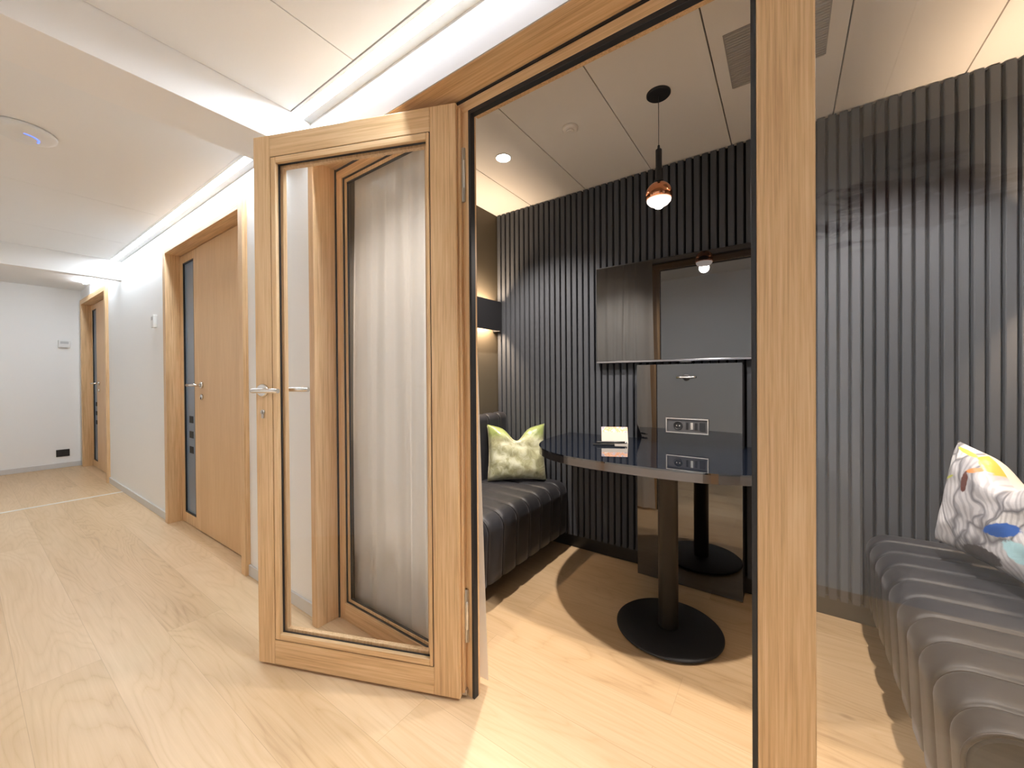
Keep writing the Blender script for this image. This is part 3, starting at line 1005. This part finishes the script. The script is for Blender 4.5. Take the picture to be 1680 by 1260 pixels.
# ------------------------------------------------------------------ pendant lamp
px, py = -.470, 1.84
t = tag(empty('pendant_lamp', (px, py, 2.48)), 'small copper globe pendant lamp on black stem above the table', 'lamp')
MB().lathe([(.052, 0), (.052, -.006), (.048, -.010)], 0, 0, -.0005, 48).build('canopy', M_blackmetal, t)
MB().tube([(0, 0, -.010), (0, 0, -.252)], .0016, 8).build('cable', mat('grey_cable', (.12, .115, .11), .6), t)
MB().lathe([(.005, -.235), (.006, -.250), (.013, -.254), (.0135, -.258), (.0135, -.385), (.020, -.392), (.020, -.40)], 0, 0, 0, 28).build('stem', M_blackmetal, t)
prof = []
zc, rs = -.458, .058
for k in range(15):
    a = math.radians(20 + (110 - 20) * k / 14)
    prof.append((rs * math.sin(a), zc + rs * math.cos(a)))
MB().lathe(prof, 0, 0, 0, 48).build('globe', M_copper, t)
pr_ = [(rs * .90, zc - .0225), (rs * .88, zc - .030), (rs * .70, zc - .042), (rs * .4, zc - .052), (rs * .12, zc - .056)]
MB().lathe(pr_, 0, 0, 0, 48).build('glass_lens', M_pendglow, t)
MB().lathe([(.016, zc - .0575), (.012, zc - .0600), (.004, zc - .0610)], 0, 0, 0, 24).build('led_core', M_pendcore, t)
light('pendant_spot', 'SPOT', (px, py, 2.48 + zc - .062), PEND_W, (1, .92, .86), spot_size=math.radians(172), spot_blend=1.0, shadow_soft_size=.03)

# ------------------------------------------------------------------ downlights
def downlight(x, y, lab):
    t = tag(empty('downlight', (x, y, 2.48)), lab, 'light', 'round ceiling downlights of the booth')
    MB().lathe([(.046, 0), (.046, -.003), (.043, -.0045)], 0, 0, -.0003, 40).build('trim_ring', M_plastic, t)
    MB().lathe([(.041, -.0050), (.038, -.0065)], 0, 0, 0, 40).build('lens', M_downglow, t)
    light('downlight_beam', 'SPOT', (x, y, 2.468), DOWN_W, (1, .90, .81), spot_size=math.radians(118), spot_blend=.55, shadow_soft_size=.022)


downlight(-1.345, 1.845, 'round glowing ceiling downlight above the left bench')
downlight(.390, 1.845, 'round ceiling downlight above the right bench')

t = tag(empty('smoke_detector', (-.905, 1.826, 2.48)), 'small round white detector on the booth ceiling', 'detector')
MB().lathe([(.040, 0), (.040, -.010), (.034, -.016)], 0, 0, -.0003, 40).build('body', M_ceilroom, t)
MB().lathe([(.020, -.0165), (.018, -.024)], 0, 0, 0, 32).build('sensor_cap', M_ceilroom, t)

t = tag(empty('ceiling_vent', (-.030, 1.835, 2.48)), 'square grey louvred air grille in the booth ceiling', 'vent')
M_vent = mat('vent_grey', (.34, .315, .29), .6)
MB().box(-.163, .163, -.165, .165, -.003, -.0003).build('backing', M_vent, t)
lv = MB()
for k in range(24):
    y = -.158 + k * .0137
    lv.box(-.158, .158, y, y + .0075, -.006, -.0031)
lv.build('louvres', mat('vent_light_grey', (.42, .39, .36), .5), t)

# ------------------------------------------------------------------ wall lamp
def sconce(x, y, sg, lab):
    t = tag(empty('wall_lamp', (x, y, 1.667)), lab, 'lamp', 'black up and down wall lamps of the booth')
    b = MB()
    b.box(sg * .078, sg * .084, -.16, .16, -.112, .112)
    b.box(sg * .001, sg * .078, -.16, -.155, -.112, .112); b.box(sg * .001, sg * .078, .155, .16, -.112, .112)
    b.build('shade', M_blackmetal, t, .001)
    MB().box(sg * .001, sg * .078, -.154, .154, -.03, .03).build('light_housing', M_blackpl, t)
    for up in (1, -1):
        MB().box(sg * .020, sg * .060, -.12, .12, up * .031, up * .034).build('led_strip', emit('warm_led', (1, .62, .28), 9) if up == 1 and sg == 1 else bpy.data.materials['warm_led'], t)
        light('wall_lamp_glow', 'AREA', (x + sg * .040, y, 1.667 + up * .045), SCONCE_W, (1, .74, .50),
              rot=(0 if up < 0 else PI, 0, 0), shape='RECTANGLE', size=.04 * U, size_y=.24 * U)


sconce(-1.883, 2.27, 1, 'black up and down wall lamp above the left bench')
sconce(.93, 2.27, -1, 'black up and down wall lamp above the right bench')

# ------------------------------------------------------------------ corridor fittings
t = tag(empty('access_point', (-3.14, .205, 2.46)), 'white disc shaped wireless access point on the corridor ceiling', 'access point')
MB().lathe([(.112, 0), (.118, -.008), (.114, -.020), (.09, -.032), (.03, -.037)], 0, 0, -.0005, 64).build('housing', M_plastic, t)
b = MB()
n = 24
vs_, fs = [], []
for k in range(n + 1):
    a = math.radians(0 + 110 * k / n)
    for r_ in (.050, .056):
        vs_.append((r_ * math.cos(a), r_ * math.sin(a), -.0375)); vs_.append((r_ * math.cos(a), r_ * math.sin(a), -.034))
for k in range(n):
    q = 4 * k
    fs += [(q, q + 2, q + 6, q + 4), (q + 1, q + 5, q + 7, q + 3), (q, q + 4, q + 5, q + 1), (q + 2, q + 3, q + 7, q + 6)]
fs += [(0, 1, 3, 2), (4 * n, 4 * n + 2, 4 * n + 3, 4 * n + 1)]
b.add(vs_, fs)
b.build('status_light', M_blue, t)

t = tag(empty('wall_control', (-4.585, 1.03, 1.715)), 'small white wall box left of the nearer corridor door', 'control')
MB().box(-.040, .040, -.028, -.0005, -.055, .055).build('housing', M_plastic, t, .004)
MB().box(-.026, .026, -.0292, -.0285, .010, .040).build('display', M_greyp, t)
t = tag(empty('wall_control', (-8.15, .865, 1.70)), 'small white wall box on the corridor end wall', 'control')
MB().box(.0005, .032, -.055, .055, -.050, .050).build('housing', M_plastic, t, .004)
MB().box(.0325, .0335, -.038, .038, .0, .032).build('display', M_greyp, t)
t = tag(empty('wall_socket', (-8.15, .84, .20)), 'black double wall socket low on the corridor end wall', 'socket')
MB().box(.0005, .010, -.062, .062, -.048, .048).build('cover_plate', M_blackpl, t, .002)
for yy in (-.03, .03):
    MB().lathe([(.020, .0102), (.020, .012), (.015, .012), (.014, .0104)], 0, yy, 0, 24, 'X').build('socket_ring', M_bezel, t)
